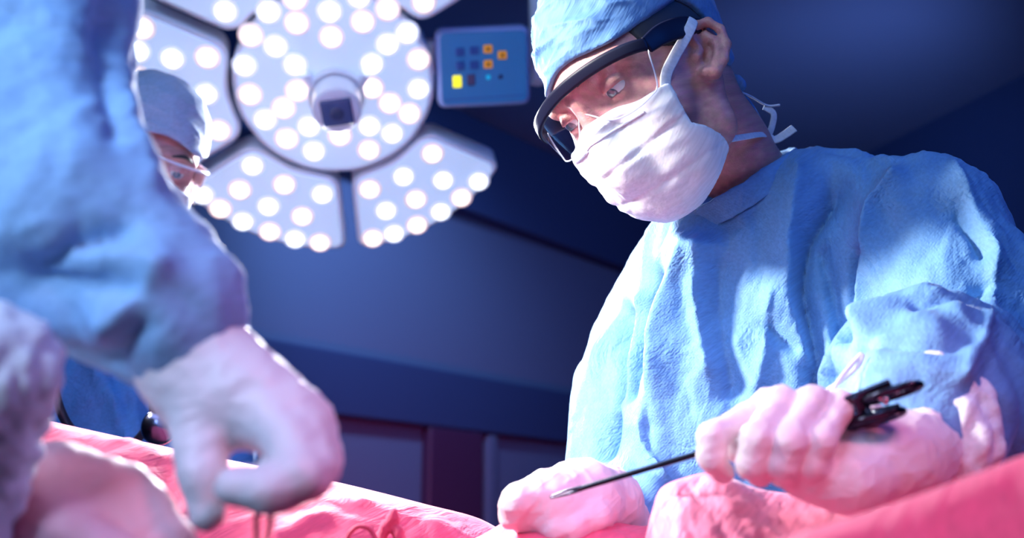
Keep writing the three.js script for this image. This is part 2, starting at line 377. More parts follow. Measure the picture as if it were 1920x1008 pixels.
  const local = sample.map(([x, y, w]) => { const p = q(600 + x / 1.938, y / 1.938), a = -(300 + TURN) * Math.PI / 180; return [p.x * Math.cos(a) - p.y * Math.sin(a), p.x * Math.sin(a) + p.y * Math.cos(a), w]; });
  for (const deg of [60, 120, 180, 240, 300]) {
    const pet = new THREE.Group(); pet.name = 'petal'; lamp.add(pet); pet.rotation.z = (deg + TURN) * Math.PI / 180;
    part('petal_housing', petalGeo, M.white, pet).position.z = -0.034;
    part('spoke', new RoundedBoxGeometry(0.16, 0.04, 0.02, 3, 0.006).translate(0.15, 0, -0.058), M.white, pet);
    part('petal_cover', coverGeo, plate, pet).position.z = 0.002;
    for (const [x, y, w] of local) led(V(x, y, 0), deg % 120 ? w : 1 - w, 0.006, pet);
  }
  // centre handle with a dark square camera window
  const hp = q(630, 172);
  const lathe = (l) => new THREE.LatheGeometry(l.map((p) => new THREE.Vector2(...p)), 40).rotateX(Math.PI / 2);
  const ring = part('handle_collar', lathe([[0.04, 0], [0.04, 0.012], [0.038, 0.016], [0.036, 0.016], [0.0345, 0.012]]), M.white, lamp); ring.position.set(hp.x, hp.y, 0.004);
  const grip = part('handle', lathe([[0.034, 0], [0.034, 0.05], [0.0325, 0.056], [0.029, 0.058], [0.0001, 0.058]]), std(0.72, 0.78, 0.9, { roughness: 0.3 }), lamp); grip.position.set(hp.x, hp.y, 0.004);
  const win = part('camera_window', new RoundedBoxGeometry(0.042, 0.038, 0.008, 3, 0.003), std(0.05, 0.075, 0.2, { roughness: 0.25 }), lamp, 'dark square camera window'); win.position.set(hp.x, hp.y, 0.064); win.rotation.z = 0.14;
  const eye = part('camera_lens', lathe([[0.009, 0], [0.009, 0.002], [0.007, 0.003], [0.0001, 0.002]]), std(0.03, 0.04, 0.12, { roughness: 0.1, clearcoat: 1 }), lamp); eye.position.set(hp.x, hp.y, 0.067);
  for (const s of [-1, 1]) { const lug = part('handle_lug', new RoundedBoxGeometry(0.012, 0.022, 0.018, 3, 0.005), M.white, lamp); lug.position.set(hp.x + s * 0.036, hp.y + 0.024, 0.012); lug.rotation.z = -s * 0.5; }
    // control panel at the right side
  const pn = new THREE.Group(); pn.name = 'control_panel'; lamp.add(pn); pn.userData.label = 'blue keypad box with orange keys';
  const pc = q(908, 128); pn.position.set(pc.x, pc.y, -0.005);
  pn.rotation.set(-0.28, -0.02, 0.045);
  const PW = 0.134, PH = 0.112;
  part('panel_case', new RoundedBoxGeometry(PW, PH, 0.04, 5, 0.012), std(0.3, 0.42, 0.75, { roughness: 0.35 }), pn).position.z = -0.01;
  const face = ext(roundedPoly([[-1, -1], [1, -1], [1, 1], [-1, 1]].map(([x, y]) => new THREE.Vector2(x * (PW / 2 - 0.007), y * (PH / 2 - 0.007))), 0.008), 0.001, 0.0008);
  part('panel_face', face, std(0.003, 0.14, 0.36, { roughness: 0.45, emissive: new THREE.Color(0.005, 0.08, 0.24), emissiveIntensity: 0.4 }), pn).position.z = 0.0102;
  const kp = (x, y) => V((x - 585) / 1090 * PW, -(y - 540) / 860 * PH, 0);
  const key = (x, y, w, h, mat, name = 'key') => { const m = part(name, new RoundedBoxGeometry(w, h, 0.004, 3, 0.0018), mat, pn); const p = kp(x, y); m.position.set(p.x, p.y, 0.0125); return m; };
  const keyBlue = std(0.005, 0.075, 0.32, { roughness: 0.5 }), orange = std(0.8, 0.33, 0.01, { roughness: 0.4, emissive: new THREE.Color(0.6, 0.24, 0), emissiveIntensity: 0.4 }), amber = std(0.3, 0.1, 0.005, { roughness: 0.4 });
  for (const [x, y] of [[310, 360], [475, 350], [310, 505], [470, 505]]) { key(x, y, 0.0125, 0.0115, keyBlue); }
  for (const [x, y] of [[632, 338], [795, 408], [630, 500]]) { key(x, y, 0.0125, 0.0115, orange); const m = key(x, y, 0.006, 0.006, amber, 'key_symbol'); m.position.z += 0.0006; }
  key(267, 672, 0.0125, 0.017, std(0.9, 0.85, 0, { roughness: 0.3, emissive: new THREE.Color(1, 0.92, 0), emissiveIntensity: 0.9 }), 'indicator_light');
  key(428, 660, 0.0115, 0.0155, std(0.05, 0.04, 0.14, { roughness: 0.4 }), 'indicator_light');
  key(628, 640, 0.006, 0.006, std(0.0, 0.4, 0.6, { emissive: new THREE.Color(0, 0.4, 0.6), emissiveIntensity: 0.6 }), 'indicator_dot');
  key(770, 640, 0.006, 0.006, std(0.003, 0.02, 0.12), 'indicator_dot');
  const line = part('panel_groove', new RoundedBoxGeometry(PW * 0.86, 0.0022, 0.002, 2, 0.0008), keyBlue, pn); line.position.set(0, -PH * 0.37, 0.0112); line.rotation.z = 0.02;
  const bracket = part('panel_bracket', new RoundedBoxGeometry(0.07, 0.05, 0.02, 3, 0.004), M.white, lamp); bracket.position.set(pc.x - 0.075, pc.y, -0.04);
  // the lamp's own beam
  const head = lamp.localToWorld(V(0, -0.09, 0.03));
  spot(head, head.clone().addScaledVector(Nt, 1), 0xf4f8ff, 19, 1.25, 0.8, 6);

  // suspension
  const arm = thing('lamp_suspension', 'pale grey vertical suspension tube hanging from the ceiling beside the control panel', 'tube');
  const s0 = P(1008, 152, 2.1);
  const s1 = V(s0.x, 2.8, s0.z);
  part('tube', new THREE.CylinderGeometry(0.018, 0.018, s1.y - s0.y, 28).translate(0, (s1.y + s0.y) / 2 - s0.y, 0), M.white, arm);
  part('end_cap', new THREE.LatheGeometry([[0.0001, -0.008], [0.011, -0.007], [0.0195, -0.002], [0.0195, 0.02], [0.018, 0.022]].map((p) => new THREE.Vector2(...p)), 28), M.white, arm);
  const fl = part('ceiling_flange', new THREE.CylinderGeometry(0.06, 0.07, 0.03, 32), M.white, arm); fl.position.y = s1.y - s0.y - 0.015;
  // boom from the tube to the back of the lamp
  const bk = lamp.localToWorld(V(0, 0.02, -0.09)).sub(s0), tp = V(0, 0.32, 0);
  part('boom', tube([tp, V(-0.1, 0.36, -0.02), V(bk.x + 0.1, bk.y + 0.22, bk.z - 0.08), V(bk.x, bk.y + 0.08, bk.z - 0.05), bk], 0.018, 50, 14), M.white, arm);
  arm.position.copy(s0);
}

// ---------------------------------------------------------------- heads
function frameOf(F, U, origin) {
  const f = F.clone().normalize(), u = U.clone().addScaledVector(f, -U.dot(f)).normalize(), l = new THREE.Vector3().crossVectors(u, f);
  return new THREE.Matrix4().makeBasis(l, u, f).setPosition(origin);
}
// x to the person's left, y up, z forward, metres
function headSdf(neck) {
  const parts = [
    [0.03, ell([0, 0.04, -0.018], [0.074, 0.086, 0.097])],
    [0.03, ell([0, 0.0, 0.03], [0.064, 0.07, 0.066])],
    [0.02, ell([0, -0.066, 0.045], [0.043, 0.04, 0.045])],
  ];
  for (const s of [-1, 1]) parts.push(
    [0.02, ball(s * 0.044, -0.026, 0.056, 0.025)],
    [0.025, cone(V(s * 0.058, -0.03, -0.002), V(s * 0.05, -0.068, 0.016), 0.014, 0.013)],
    [0.025, cone(V(s * 0.05, -0.068, 0.016), V(s * 0.014, -0.09, 0.064), 0.013, 0.014)],
    [0.012, cone(V(s * 0.01, 0.036, 0.091), V(s * 0.05, 0.035, 0.072), 0.0085, 0.008)],
    [0.006, ball(s * 0.012, -0.044, 0.096, 0.0085)]);
  parts.push([0.02, ball(0, -0.09, 0.066, 0.015)], [0.012, cone(V(0, 0.022, 0.094), V(0, -0.034, 0.101), 0.008, 0.01)]);
  if (neck) for (const c of chain(neck)) parts.push([0.03, c]);
  const sock = [-1, 1].map((s) => ball(s * 0.032, 0.014, 0.1, 0.017));
  const lids = [-1, 1].map((s) => ball(s * 0.032, 0.017, 0.076, 0.0142));
  const ears = [-1, 1].map((s) => {
    const f = [], pt = (u, v, w) => V(u, v, w);
    const helix = [pt(-0.006, 0.002, 0.004), pt(-0.013, 0.016, 0.006), pt(-0.006, 0.03, 0.008), pt(0.007, 0.033, 0.01), pt(0.018, 0.022, 0.012), pt(0.021, 0.004, 0.012), pt(0.015, -0.013, 0.01), pt(0.004, -0.026, 0.007), pt(-0.005, -0.024, 0.005)];
    const tubes = chain(helix.map((v, i) => [v, i < 7 ? 0.0046 : 0.0062]));
    const anti = chain([[pt(0.004, 0.02, 0.006), 0.004], [pt(0.011, 0.01, 0.008), 0.0045], [pt(0.0115, -0.004, 0.009), 0.004], [pt(0.004, -0.015, 0.008), 0.0045]]);
    const plate = ell([0.002, 0.003, 0.0], [0.021, 0.032, 0.006]), bowl = union(0.004, [ball(-0.001, -0.003, 0.009, 0.0105), ball(0.005, 0.006, 0.011, 0.009)]), trag = ball(-0.0115, -0.005, 0.005, 0.0055);
    const ca = Math.cos(0.42), sa = Math.sin(0.42);
    return (x, y, z) => {
      // ear frame: u backwards, v up, w outwards, turned out at the back
      const X = (s * x - 0.0735) / 0.9, Y = (y + 0.008) / 0.9, Z = -(z + 0.001) / 0.9;
      if (Math.abs(Y) > 0.06 || Math.abs(Z) > 0.06 || X < -0.04) return 0.03;
      const ct = Math.cos(0.62), st = Math.sin(0.62);
      const v0 = Y * ct + Z * st, z0 = -Y * st + Z * ct;
      const u = z0 * ca + X * sa, w = -z0 * sa + X * ca, v = v0;
      let d = plate(u, v, w); d = smax(d, -bowl(u, v, w), 0.004);
      for (const t of tubes) d = smin(d, t(u, v, w), 0.003);
      for (const t of anti) d = smin(d, t(u, v, w), 0.004);
      d = smin(d, trag(u, v, w), 0.005);
      return d;
    };
  });
  const skull = (x, y, z) => { let d = parts[0][1](x, y, z); for (let i = 1; i < parts.length; i++) d = smin(d, parts[i][1](x, y, z), parts[i][0]); return d; };
  const whole = (x, y, z) => {
    let d = skull(x, y, z);
    for (const s of sock) d = smax(d, -s(x, y, z), 0.012);
    for (let i = 0; i < 2; i++) {
      const l = lids[i](x, y, z), yy = y - 0.016 + (z - 0.085) * 0.1; // slit between the lids, looking down
      d = smin(d, Math.max(l, Math.min(yy + 0.0055, 0.0003 - yy)), 0.0015);
    }
    for (const e of ears) d = smin(d, e(x, y, z), 0.006);
    return d;
  };
  return { skull, whole };
}
function capShape(skull, opt = {}) {
  // above a line over the brow, dropping behind the ears
  return (x, y, z) => {
    const lift = opt.lift ?? 0.006;
    const bag = ell([0, 0.073, -0.03], [0.078, 0.07, 0.096]);
    let d = smin(skull(x, y, z) - lift, bag(x, y, z), 0.02);
    const edge = z > -0.01 ? mix(0.06, 0.048, sstep(0.0, 0.065, Math.abs(x))) : mix(0.054, -0.03, sstep(0.0, 0.075, -z));
    return smax(d, edge - y, 0.006);
  };
}
function capWrinkle(v) {
  const a = Math.atan2(v.x, v.z + 0.03), band = sstep(0.058, 0.074, v.y), q = v.y - 0.35 * v.z;
  const streak = ridge(a * 0.9 + 2, q * 26 + Math.sin(a * 2) * 0.6, 3), fine = ridge(a * 1.6, q * 60, 13);
  return band * (0.0042 * streak + 0.0014 * fine + 0.0025 * noise3(v.x * 16, v.y * 16, v.z * 16) - 0.001) + 0.0004 * noise3(v.x * 60, v.y * 60, v.z * 60);
}
// how far forward the side hem of the mask lies at a height
const edgeKnots = [[-0.16, 0.09], [-0.118, 0.05], [-0.09, 0.028], [-0.074, 0.038], [-0.05, 0.066], [-0.03, 0.066], [-0.009, 0.06], [0.03, 0.055]];
function edgeZ(y) { let i = 0; while (i < edgeKnots.length - 2 && y > edgeKnots[i + 1][0]) i++; const [a, b] = [edgeKnots[i], edgeKnots[i + 1]]; return mix(a[1], b[1], clamp((y - a[0]) / (b[0] - a[0]), 0, 1)); }
function maskShape(skull) {
  const body = union(0.02, [ell([0, -0.05, 0.058], [0.066, 0.06, 0.042]), ell([0, -0.07, 0.046], [0.061, 0.042, 0.045]), cone(V(0, -0.014, 0.098), V(0, -0.05, 0.095), 0.013, 0.016), cone(V(0, -0.055, 0.088), V(0, -0.08, 0.072), 0.017, 0.016), ...[-1, 1].map((s) => cone(V(s * 0.046, -0.008, 0.064), V(s * 0.05, -0.055, 0.056), 0.017, 0.015))]);
  return (x, y, z) => {
    const top = y - (0.004 - Math.abs(x) * 0.1 - sstep(0.02, 0.05, Math.abs(x)) * 0.006), back = edgeZ(y) - z;
    return smax(smax(smin(body(x, y, z), skull(x, y, z) - 0.0038, 0.012), top, 0.003), back, 0.004);
  };
}

// ---------------------------------------------------------------- gloved hands
function handGeometry(groups, h = 0.0022, wr = 0.0009) {
  // groups: lists of chains in px; the first is the palm, the others fingers
  const palm = groups[0].map((c) => chain(pj(c))).flat(), fingers = groups.slice(1).map((c) => chain(pj(c)));
  const all = [], box = new THREE.Box3();
  groups[0].concat(groups.slice(1)).forEach((c) => pj(c).forEach(([v, r]) => { box.expandByPoint(v.clone().addScalar(r + 0.012)); box.expandByPoint(v.clone().addScalar(-r - 0.012)); }));
  const palmF = union(0.014, palm), fF = fingers.map((f) => union(0.006, f));
  const sdf = (x, y, z) => { let d = palmF(x, y, z); let e = fF.length ? fF[0](x, y, z) : 1; for (let i = 1; i < fF.length; i++) e = smin(e, fF[i](x, y, z), 0.003); return fF.length ? smin(d, e, 0.006) : d; };
  const g = nets(sdf, box.min.toArray(), box.max.toArray(), h);
  smooth(g, 1);
  return displace(g, (v) => wr * (ridge(v.x * 55, v.y * 55, v.z * 55) - 0.3 + 0.6 * noise3(v.x * 38, v.y * 38, v.z * 38)));
}

// ---------------------------------------------------------------- the surgeon
const surgeon = thing('person', 'surgeon in blue gown, white mask and goggles looking down at a long instrument', 'person');
{
  const H0 = P(1215, 165, 0.98);
  const F = D(-0.6, -0.47, 0.64), U = D(-0.59, 0.8, 0.03);
  const mat = frameOf(F, U, H0), inv = mat.clone().invert(), loc = (v) => v.clone().applyMatrix4(inv);
  const neck = [[P(1290, 190, 1.03), 0.052], [P(1342, 300, 1.06), 0.054], [P(1385, 395, 1.08), 0.062]].map(([v, r]) => [loc(v), r]);
  const hs = headSdf(neck);
  const trap = chain([[loc(P(1345, 280, 1.09)), 0.03], [loc(P(1470, 392, 1.1)), 0.044]]);
  const withTrap = (x, y, z) => { let d = hs.whole(x, y, z); for (const t of trap) d = smin(d, t(x, y, z), 0.028); return d; };
  const head = nets(withTrap, [-0.16, -0.31, -0.16], [0.16, 0.15, 0.14], 0.0022).applyMatrix4(mat);
  const torso = nets(union(0.06, [...chain(pj([[1400, 390, 1.08, 0.06], [1420, 560, 1.12, 0.12], [1400, 1000, 1.1, 0.13]])), ...chain(pj([[1420, 470, 1.1, 0.045], [1740, 460, 1.04, 0.034], [1815, 660, 0.91, 0.028], [1720, 815, 0.71, 0.018]])), ...chain(pj([[1400, 480, 1.1, 0.05], [1250, 630, 1.13, 0.035], [1200, 920, 1.03, 0.025], [1160, 990, 0.86, 0.016]]))]), [0.02, 0.75, -1.35], [0.6, 1.75, -0.55], 0.012);
  delete head.attributes.uv; delete torso.attributes.uv; finish(head); finish(torso);
  part('body', mergeGeometries([head, torso]), M.skin, surgeon);
  for (const s of [-1, 1]) {
    const e = part('eye', new THREE.SphereGeometry(0.0125, 32, 20).translate(s * 0.032, 0.017, 0.0762).applyMatrix4(mat), M.eye, surgeon);
    const dir = V(0, -0.42, 0.9).normalize(), qn = new THREE.Quaternion().setFromUnitVectors(V(0, 1, 0), dir);
    part('iris', new THREE.SphereGeometry(0.0127, 24, 10, 0, Math.PI * 2, 0, 0.46).applyQuaternion(qn).translate(s * 0.032, 0.017, 0.0764).applyMatrix4(mat), M.iris, e);
  }
  // sideburn and nape hair, eyebrows
  const hairS = (x, y, z) => smax(hs.skull(x, y, z) - 0.0022, Math.max(-(y - 0.012 + (z > 0.02 ? (z - 0.02) * -0.5 : 0)), z - 0.05, -0.2 - z, 0.05 - Math.abs(x), y - 0.065), 0.003);
  part('hair', nets(hairS, [-0.1, -0.02, -0.13], [0.1, 0.08, 0.07], 0.0025).applyMatrix4(mat), M.hair, surgeon, 'short dark sideburn');
  for (const s of [-1, 1]) part('eyebrow', sweep([V(s * 0.014, 0.037, 0.0995), V(s * 0.032, 0.042, 0.094), V(s * 0.05, 0.038, 0.081)], 0.007, 0.003, V(s * 0.3, 0.2, 1), 20, 8, false, (u) => Math.sin(Math.PI * (0.12 + 0.8 * u))).applyMatrix4(mat), M.hair, surgeon);
  const cap = nets(capShape(hs.skull), [-0.11, -0.06, -0.16], [0.11, 0.18, 0.13], 0.0022);
  displace(cap, capWrinkle);
  const capPart = part('cap', cap.applyMatrix4(mat), M.cap, surgeon);
  // ties of the cap at the nape
  const knot = nets(union(0.006, chain([[P(1374, 140, 1.03), 0.006], [P(1386, 160, 1.03), 0.006], [P(1377, 172, 1.03), 0.004]])), P(1355, 200, 1.06).toArray().map((v, i) => v - 0.0), P(1410, 120, 1.0).toArray(), 0.002);
  part('cap_knot', knot, M.cap, capPart);
  part('cap_tie', sweep([P(1380, 175, 1.04), P(1388, 195, 1.05), P(1402, 220, 1.06), P(1424, 246, 1.07)], 0.024, 0.003, D(-0.4, 0.2, 1), 20, 8, false, (u) => 0.35 + 0.65 * Math.sin(Math.PI * Math.min(1, u * 0.75 + 0.1))), M.cap, capPart);
  // mask
  const maskS = maskShape(hs.skull);
  const mask = nets(maskS, [-0.09, -0.16, -0.03], [0.09, 0.03, 0.15], 0.0022);
  displace(mask, (v, n) => {
    if (n.z < -0.3 || n.y > 0.8) return 0;
    const pleat = (y0, w) => Math.exp(-Math.pow((v.y - y0) / w, 2));
    const seam = Math.exp(-Math.pow((v.y + 0.006) / 0.0025, 2)) * 0.0012 * (v.y > -0.02 ? 1 : 0);
    return -0.0016 * pleat(-0.045 + v.x * 0.05, 0.003) - 0.0016 * pleat(-0.078 - v.x * 0.05, 0.003) + seam + 0.0012 * (crumple(v.x, v.y * 1.5, v.z, 22)) * sstep(0.02, -0.06, v.x) + 0.0007 * noise3(v.x * 30, v.y * 50, v.z * 30);
  });
  const maskPart = part('mask', mask.applyMatrix4(mat), M.mask, surgeon);
  const L = (x, y, z) => V(x, y, z).applyMatrix4(mat), Ld = (x, y, z) => V(x, y, z).transformDirection(mat);
  // stitched hems
  const hem = [], onMask = (x, y) => { let lo = 0.0, hi = 0.16; for (let i = 0; i < 30; i++) { const m = (lo + hi) / 2; if (maskS(x, y, m) < 0) lo = m; else hi = m; } return lo; };
  for (let i = 0; i <= 14; i++) { const x = mix(-0.05, 0.05, i / 14), y = -0.013 - Math.abs(x) * 0.1; hem.push(L(x, y, onMask(x, y) + 0.0004)); }
  part('mask_hem', sweep(hem, 0.0022, 0.0012, Ld(0.3, 0, 1), 60, 6), M.strap, maskPart);
  // straps
  const strap = (pts, w, name = 'mask_strap', hint = Ld(1, 0.1, 0.4)) => part(name, sweep(pts, w, 0.0022, hint, 40, 8), M.strap, maskPart);
  strap([L(0.061, -0.022, 0.068), L(0.0675, -0.004, 0.057), L(0.074, 0.006, 0.038), L(0.0805, 0.014, 0.018), L(0.084, 0.02, 0.004), L(0.08, 0.024, -0.01)], 0.0105);
  strap([P(1340, 266, 0.91), P(1368, 261, 0.932), P(1398, 256, 0.958), P(1425, 252, 1.0), P(1442, 254, 1.05)], 0.0065, 'mask_strap', D(0, 0.2, 1));
  strap([P(1440, 256, 1.06), P(1448, 235, 1.06), P(1450, 212, 1.06), P(1432, 200, 1.06)], 0.008, 'mask_tie', D(0.5, 0.2, 1));
  strap([P(1438, 254, 1.06), P(1452, 262, 1.06), P(1472, 252, 1.06), P(1489, 240, 1.06)], 0.01, 'mask_tie', D(-0.2, 0.6, 1));
  strap([P(1376, 160, 1.035), P(1380, 167, 1.035), P(1384, 175, 1.035)], 0.011, 'mask_tie', D(0, 0, 1));
  strap([P(1388, 172, 1.035), P(1410, 182, 1.05), P(1440, 198, 1.06), P(1462, 197, 1.06)], 0.0035, 'mask_tie', D(0, 1, 0.4));

  // goggles
  const gog = new THREE.Group(); gog.name = 'goggles'; surgeon.add(gog);
  const tilt = 0.0;
  const arc = (u, y) => { // u -1..1 right to left round the face
    const a = u * 1.38, rx = 0.083, rz = 0.042;
    return V(Math.sin(a) * rx, y + 0.012 * u * 0, 0.064 + Math.cos(a) * rz);
  };
  const topY = (u) => 0.042 - 0.018 * Math.pow(Math.abs(u), 1.8) + 0.004 * u;
  const bar = []; for (let i = 0; i <= 24; i++) { const u = mix(-1, 1, i / 24); bar.push(arc(u, topY(u)).applyMatrix4(mat)); }
  part('frame', sweep(bar, 0.012, 0.005, (u) => { const a = mix(-1, 1, u) * 1.38; return Ld(Math.sin(a), 0, Math.cos(a)); }, 80, 10), M.black, gog);
  for (const s of [-1, 1]) part('temple', sweep([arc(s, topY(1) - 0.001), V(s * 0.083, 0.028, 0.05), V(s * 0.081, 0.026, 0.025), V(s * 0.079, 0.022, 0.0), V(s * 0.076, 0.016, -0.02)].map((v) => v.applyMatrix4(mat)), 0.019, 0.004, Ld(1, 0, 0), 40, 8, false, (u) => 0.8 + 0.3 * Math.sin(u * 3)), M.black, gog);
  // lens: a curved sheet with a notch for the nose
  const NU = 64, NV = 12, lp = [], li = [], lower = (u) => { const a = Math.abs(u); return -0.008 + 0.022 * Math.exp(-Math.pow(a / 0.16, 2)) + 0.032 * Math.pow(sstep(0.72, 1.0, a), 1.3) - 0.004 * Math.exp(-Math.pow((a - 0.5) / 0.25, 2)); };
  const rim = [];
  for (let i = 0; i <= NU; i++) { const u = mix(-0.99, 0.99, i / NU); for (let j = 0; j <= NV; j++) { const t = j / NV, y = mix(topY(u), lower(u), t), v = arc(u, y); v.z -= 0.004 * t * t; v.x *= 1 - 0.03 * t; lp.push(v.x, v.y, v.z); if (j === NV) rim.push(v.clone()); } }
  for (let i = 0; i < NU; i++) for (let j = 0; j < NV; j++) { const a = i * (NV + 1) + j, b = a + NV + 1; li.push(a, a + 1, b, b, a + 1, b + 1); }
  const lg = new THREE.BufferGeometry(); lg.setAttribute('position', new THREE.Float32BufferAttribute(lp, 3)); lg.setIndex(li); lg.computeVertexNormals();
  lg.applyMatrix4(mat); part('lens', lg, M.lens, gog, 'clear wraparound lens');
  part('lens_edge', sweep(rim.map((v) => v.applyMatrix4(mat)), 0.0016, 0.0012, Ld(0, 0, 1), 120, 6), std(0.75, 0.82, 0.95, { roughness: 0.15, transmission: 0.5 }), gog);

  // gown ------------------------------------------------------------
  const torsoF = union(0.07, [
    ...chain(pj([[1345, 475, 1.06, 0.048], [1545, 412, 1.07, 0.05], [1735, 437, 1.0, 0.066]])),
    ...chain(pj([[1440, 560, 1.1, 0.13], [1420, 760, 1.1, 0.155], [1400, 1060, 1.1, 0.17]])),
    ...chain(pj([[1340, 570, 1.07, 0.072], [1305, 800, 1.04, 0.085], [1290, 1060, 1.03, 0.1]])),
    ...chain(pj([[1600, 520, 1.05, 0.08], [1620, 760, 1.02, 0.1], [1620, 1060, 1.02, 0.12]])),
    ...chain(pj([[1350, 480, 1.07, 0.045], [1248, 622, 1.13, 0.055]])),
  ]);
  const armR = union(0.05, chain(pj([[1248, 622, 1.13, 0.055], [1198, 735, 1.09, 0.058], [1188, 930, 1.02, 0.06], [1165, 1010, 0.88, 0.035]])));
  const armL = union(0.05, chain(pj([[1735, 435, 1.0, 0.069], [1800, 560, 0.93, 0.062], [1812, 660, 0.88, 0.062]])));
  const sleeve = union(0.05, chain(pj([[1860, 655, 0.9, 0.056], [1725, 738, 0.77, 0.064], [1745, 795, 0.7, 0.042], [1752, 822, 0.69, 0.03]])));
  const skirt = union(0.05, chain(pj([[1880, 790, 0.86, 0.05], [1990, 860, 0.8, 0.07]])));
  const gownF = (x, y, z) => smin(smin(smin(smin(torsoF(x, y, z), armR(x, y, z), 0.03), armL(x, y, z), 0.035), sleeve(x, y, z), 0.012), skirt(x, y, z), 0.03);
  const gown = nets(gownF, [0.0, 0.86, -1.35], [0.64, 1.7, -0.56], 0.0036);
  smooth(gown, 1);
  const fold = (pts, w, amp, near, far) => [pts, w * 1700, amp * 1.5, near, far];
  const folds = foldField([
    fold([[1564, 341, 0.97], [1520, 440, 0.955], [1507, 546, 0.94], [1540, 700, 0.92]], 0.012, -0.022),
    fold([[1500, 330, 0.98], [1478, 450, 0.96], [1478, 560, 0.94], [1522, 690, 0.92]], 0.016, 0.012),
    fold([[1614, 480, 0.955], [1600, 560, 0.94], [1583, 620, 0.93]], 0.009, -0.02),
    fold([[1545, 465, 0.955], [1565, 540, 0.94], [1580, 615, 0.93]], 0.008, -0.014),
    fold([[1684, 345, 0.96], [1640, 400, 0.95], [1622, 500, 0.94], [1606, 610, 0.93]], 0.014, 0.016),
    fold([[1785, 318, 0.97], [1825, 405, 0.93], [1868, 462, 0.9], [1866, 540, 0.87], [1840, 640, 0.84], [1808, 705, 0.81]], 0.007, 0.006),
    fold([[1800, 395, 0.93], [1850, 462, 0.9]], 0.008, -0.009),
    fold([[1860, 530, 0.86], [1790, 552, 0.83], [1720, 566, 0.79]], 0.007, -0.009),
    fold([[1625, 655, 0.72], [1800, 648, 0.74]], 0.006, -0.004),
    fold([[1316, 470, 1.0], [1310, 560, 0.98], [1316, 630, 0.97], [1326, 692, 0.96]], 0.012, 0.014),
    fold([[1345, 500, 0.99], [1350, 600, 0.97], [1375, 720, 0.95]], 0.018, -0.012),
    fold([[1172, 590, 1.08], [1154, 680, 1.05], [1134, 840, 1.0]], 0.009, -0.018),
    fold([[1236, 520, 1.06], [1215, 600, 1.03], [1175, 730, 1.0]], 0.01, -0.018),
    fold([[1200, 560, 1.07], [1180, 640, 1.05], [1150, 760, 1.0]], 0.01, 0.01),
    fold([[1290, 480, 1.02], [1235, 640, 1.0], [1212, 800, 0.97], [1230, 900, 0.96]], 0.016, 0.016),
    fold([[1215, 660, 1.0], [1225, 860, 0.96]], 0.009, -0.008),
    fold([[1440, 610, 0.96], [1490, 650, 0.95]], 0.008, -0.008),
    fold([[1438, 560, 0.96], [1435, 640, 0.95], [1420, 720, 0.94]], 0.01, 0.007),
    fold([[1380, 640, 0.96], [1420, 760, 0.95]], 0.014, 0.007),
    fold([[1520, 690, 0.93], [1535, 760, 0.9]], 0.009, -0.02),
    fold([[1290, 455, 1.02], [1320, 478, 1.0], [1345, 462, 0.99]], 0.006, 0.005),
  ]);
  displace(gown, (v, n) => {
    const soft = 0.006 * noise3(v.x * 9 + 3, v.y * 3.2, v.z * 9) + 0.004 * noise3(v.x * 22, v.y * 7, v.z * 22 + 4);
    return folds(v, n) + soft + 0.003 * crumple(v.x, v.y * 0.5, v.z, 13) + 0.0016 * crumple(v.x + 4, v.y * 0.7, v.z, 36) * sstep(-0.2, 0.4, noise3(v.x * 5, v.y * 5, v.z * 5 + 8));
  });
  const gownPart = part('gown', gown, M.gown, surgeon);
  // collar band round the neck
  const col = [[1288, 436, 1.015], [1330, 404, 0.995], [1395, 368, 0.99], [1455, 327, 1.01], [1500, 299, 1.06], [1490, 296, 1.12], [1400, 330, 1.16], [1310, 395, 1.12]].map((p) => P(...p));
  const cc = P(1400, 360, 1.08), upN = P(1350, 290, 1.05).sub(cc).normalize();
  part('collar', displace(sweep(col, 0.026, 0.005, (u, c) => c.clone().sub(cc).addScaledVector(upN, 0.01).normalize(), 90, 10, true), (v) => 0.0012 * noise3(v.x * 60, v.y * 60, v.z * 60)), M.gown, gownPart);
  part('neck_tie', nets(union(0.004, chain(pj([[1488, 298, 1.05, 0.005], [1508, 292, 1.05, 0.004], [1530, 293, 1.05, 0.005], [1545, 300, 1.05, 0.003]]))), P(1470, 320, 1.08).toArray(), P(1565, 270, 1.0).toArray(), 0.0016), M.gown, gownPart);
  // white knitted cuff, gathered
  const cuff = nets(union(0.02, chain(pj([[1752, 705, 0.69, 0.015], [1775, 760, 0.685, 0.024], [1788, 840, 0.675, 0.026], [1785, 890, 0.67, 0.02]]))), P(1660, 960, 0.74).toArray().map((v, i) => v - 0.04), P(1860, 660, 0.62).toArray().map((v) => v + 0.05), 0.0022);
  displace(cuff, (v) => 0.004 * noise3(v.x * 40, v.y * 25, v.z * 40) + 0.0012 * noise3(v.x * 110, v.y * 70, v.z * 110));
  part('cuff', cuff, M.cuff, gownPart, 'white gathered cuff');
  part('sleeve_tie', sweep([[1545, 735, 0.7], [1580, 712, 0.7], [1612, 682, 0.7], [1618, 662, 0.7], [1604, 676, 0.7], [1570, 718, 0.69], [1556, 742, 0.69]].map((p) => P(...p)), 0.0035, 0.002, D(0, 0, 1), 50, 8), M.strap, gownPart);

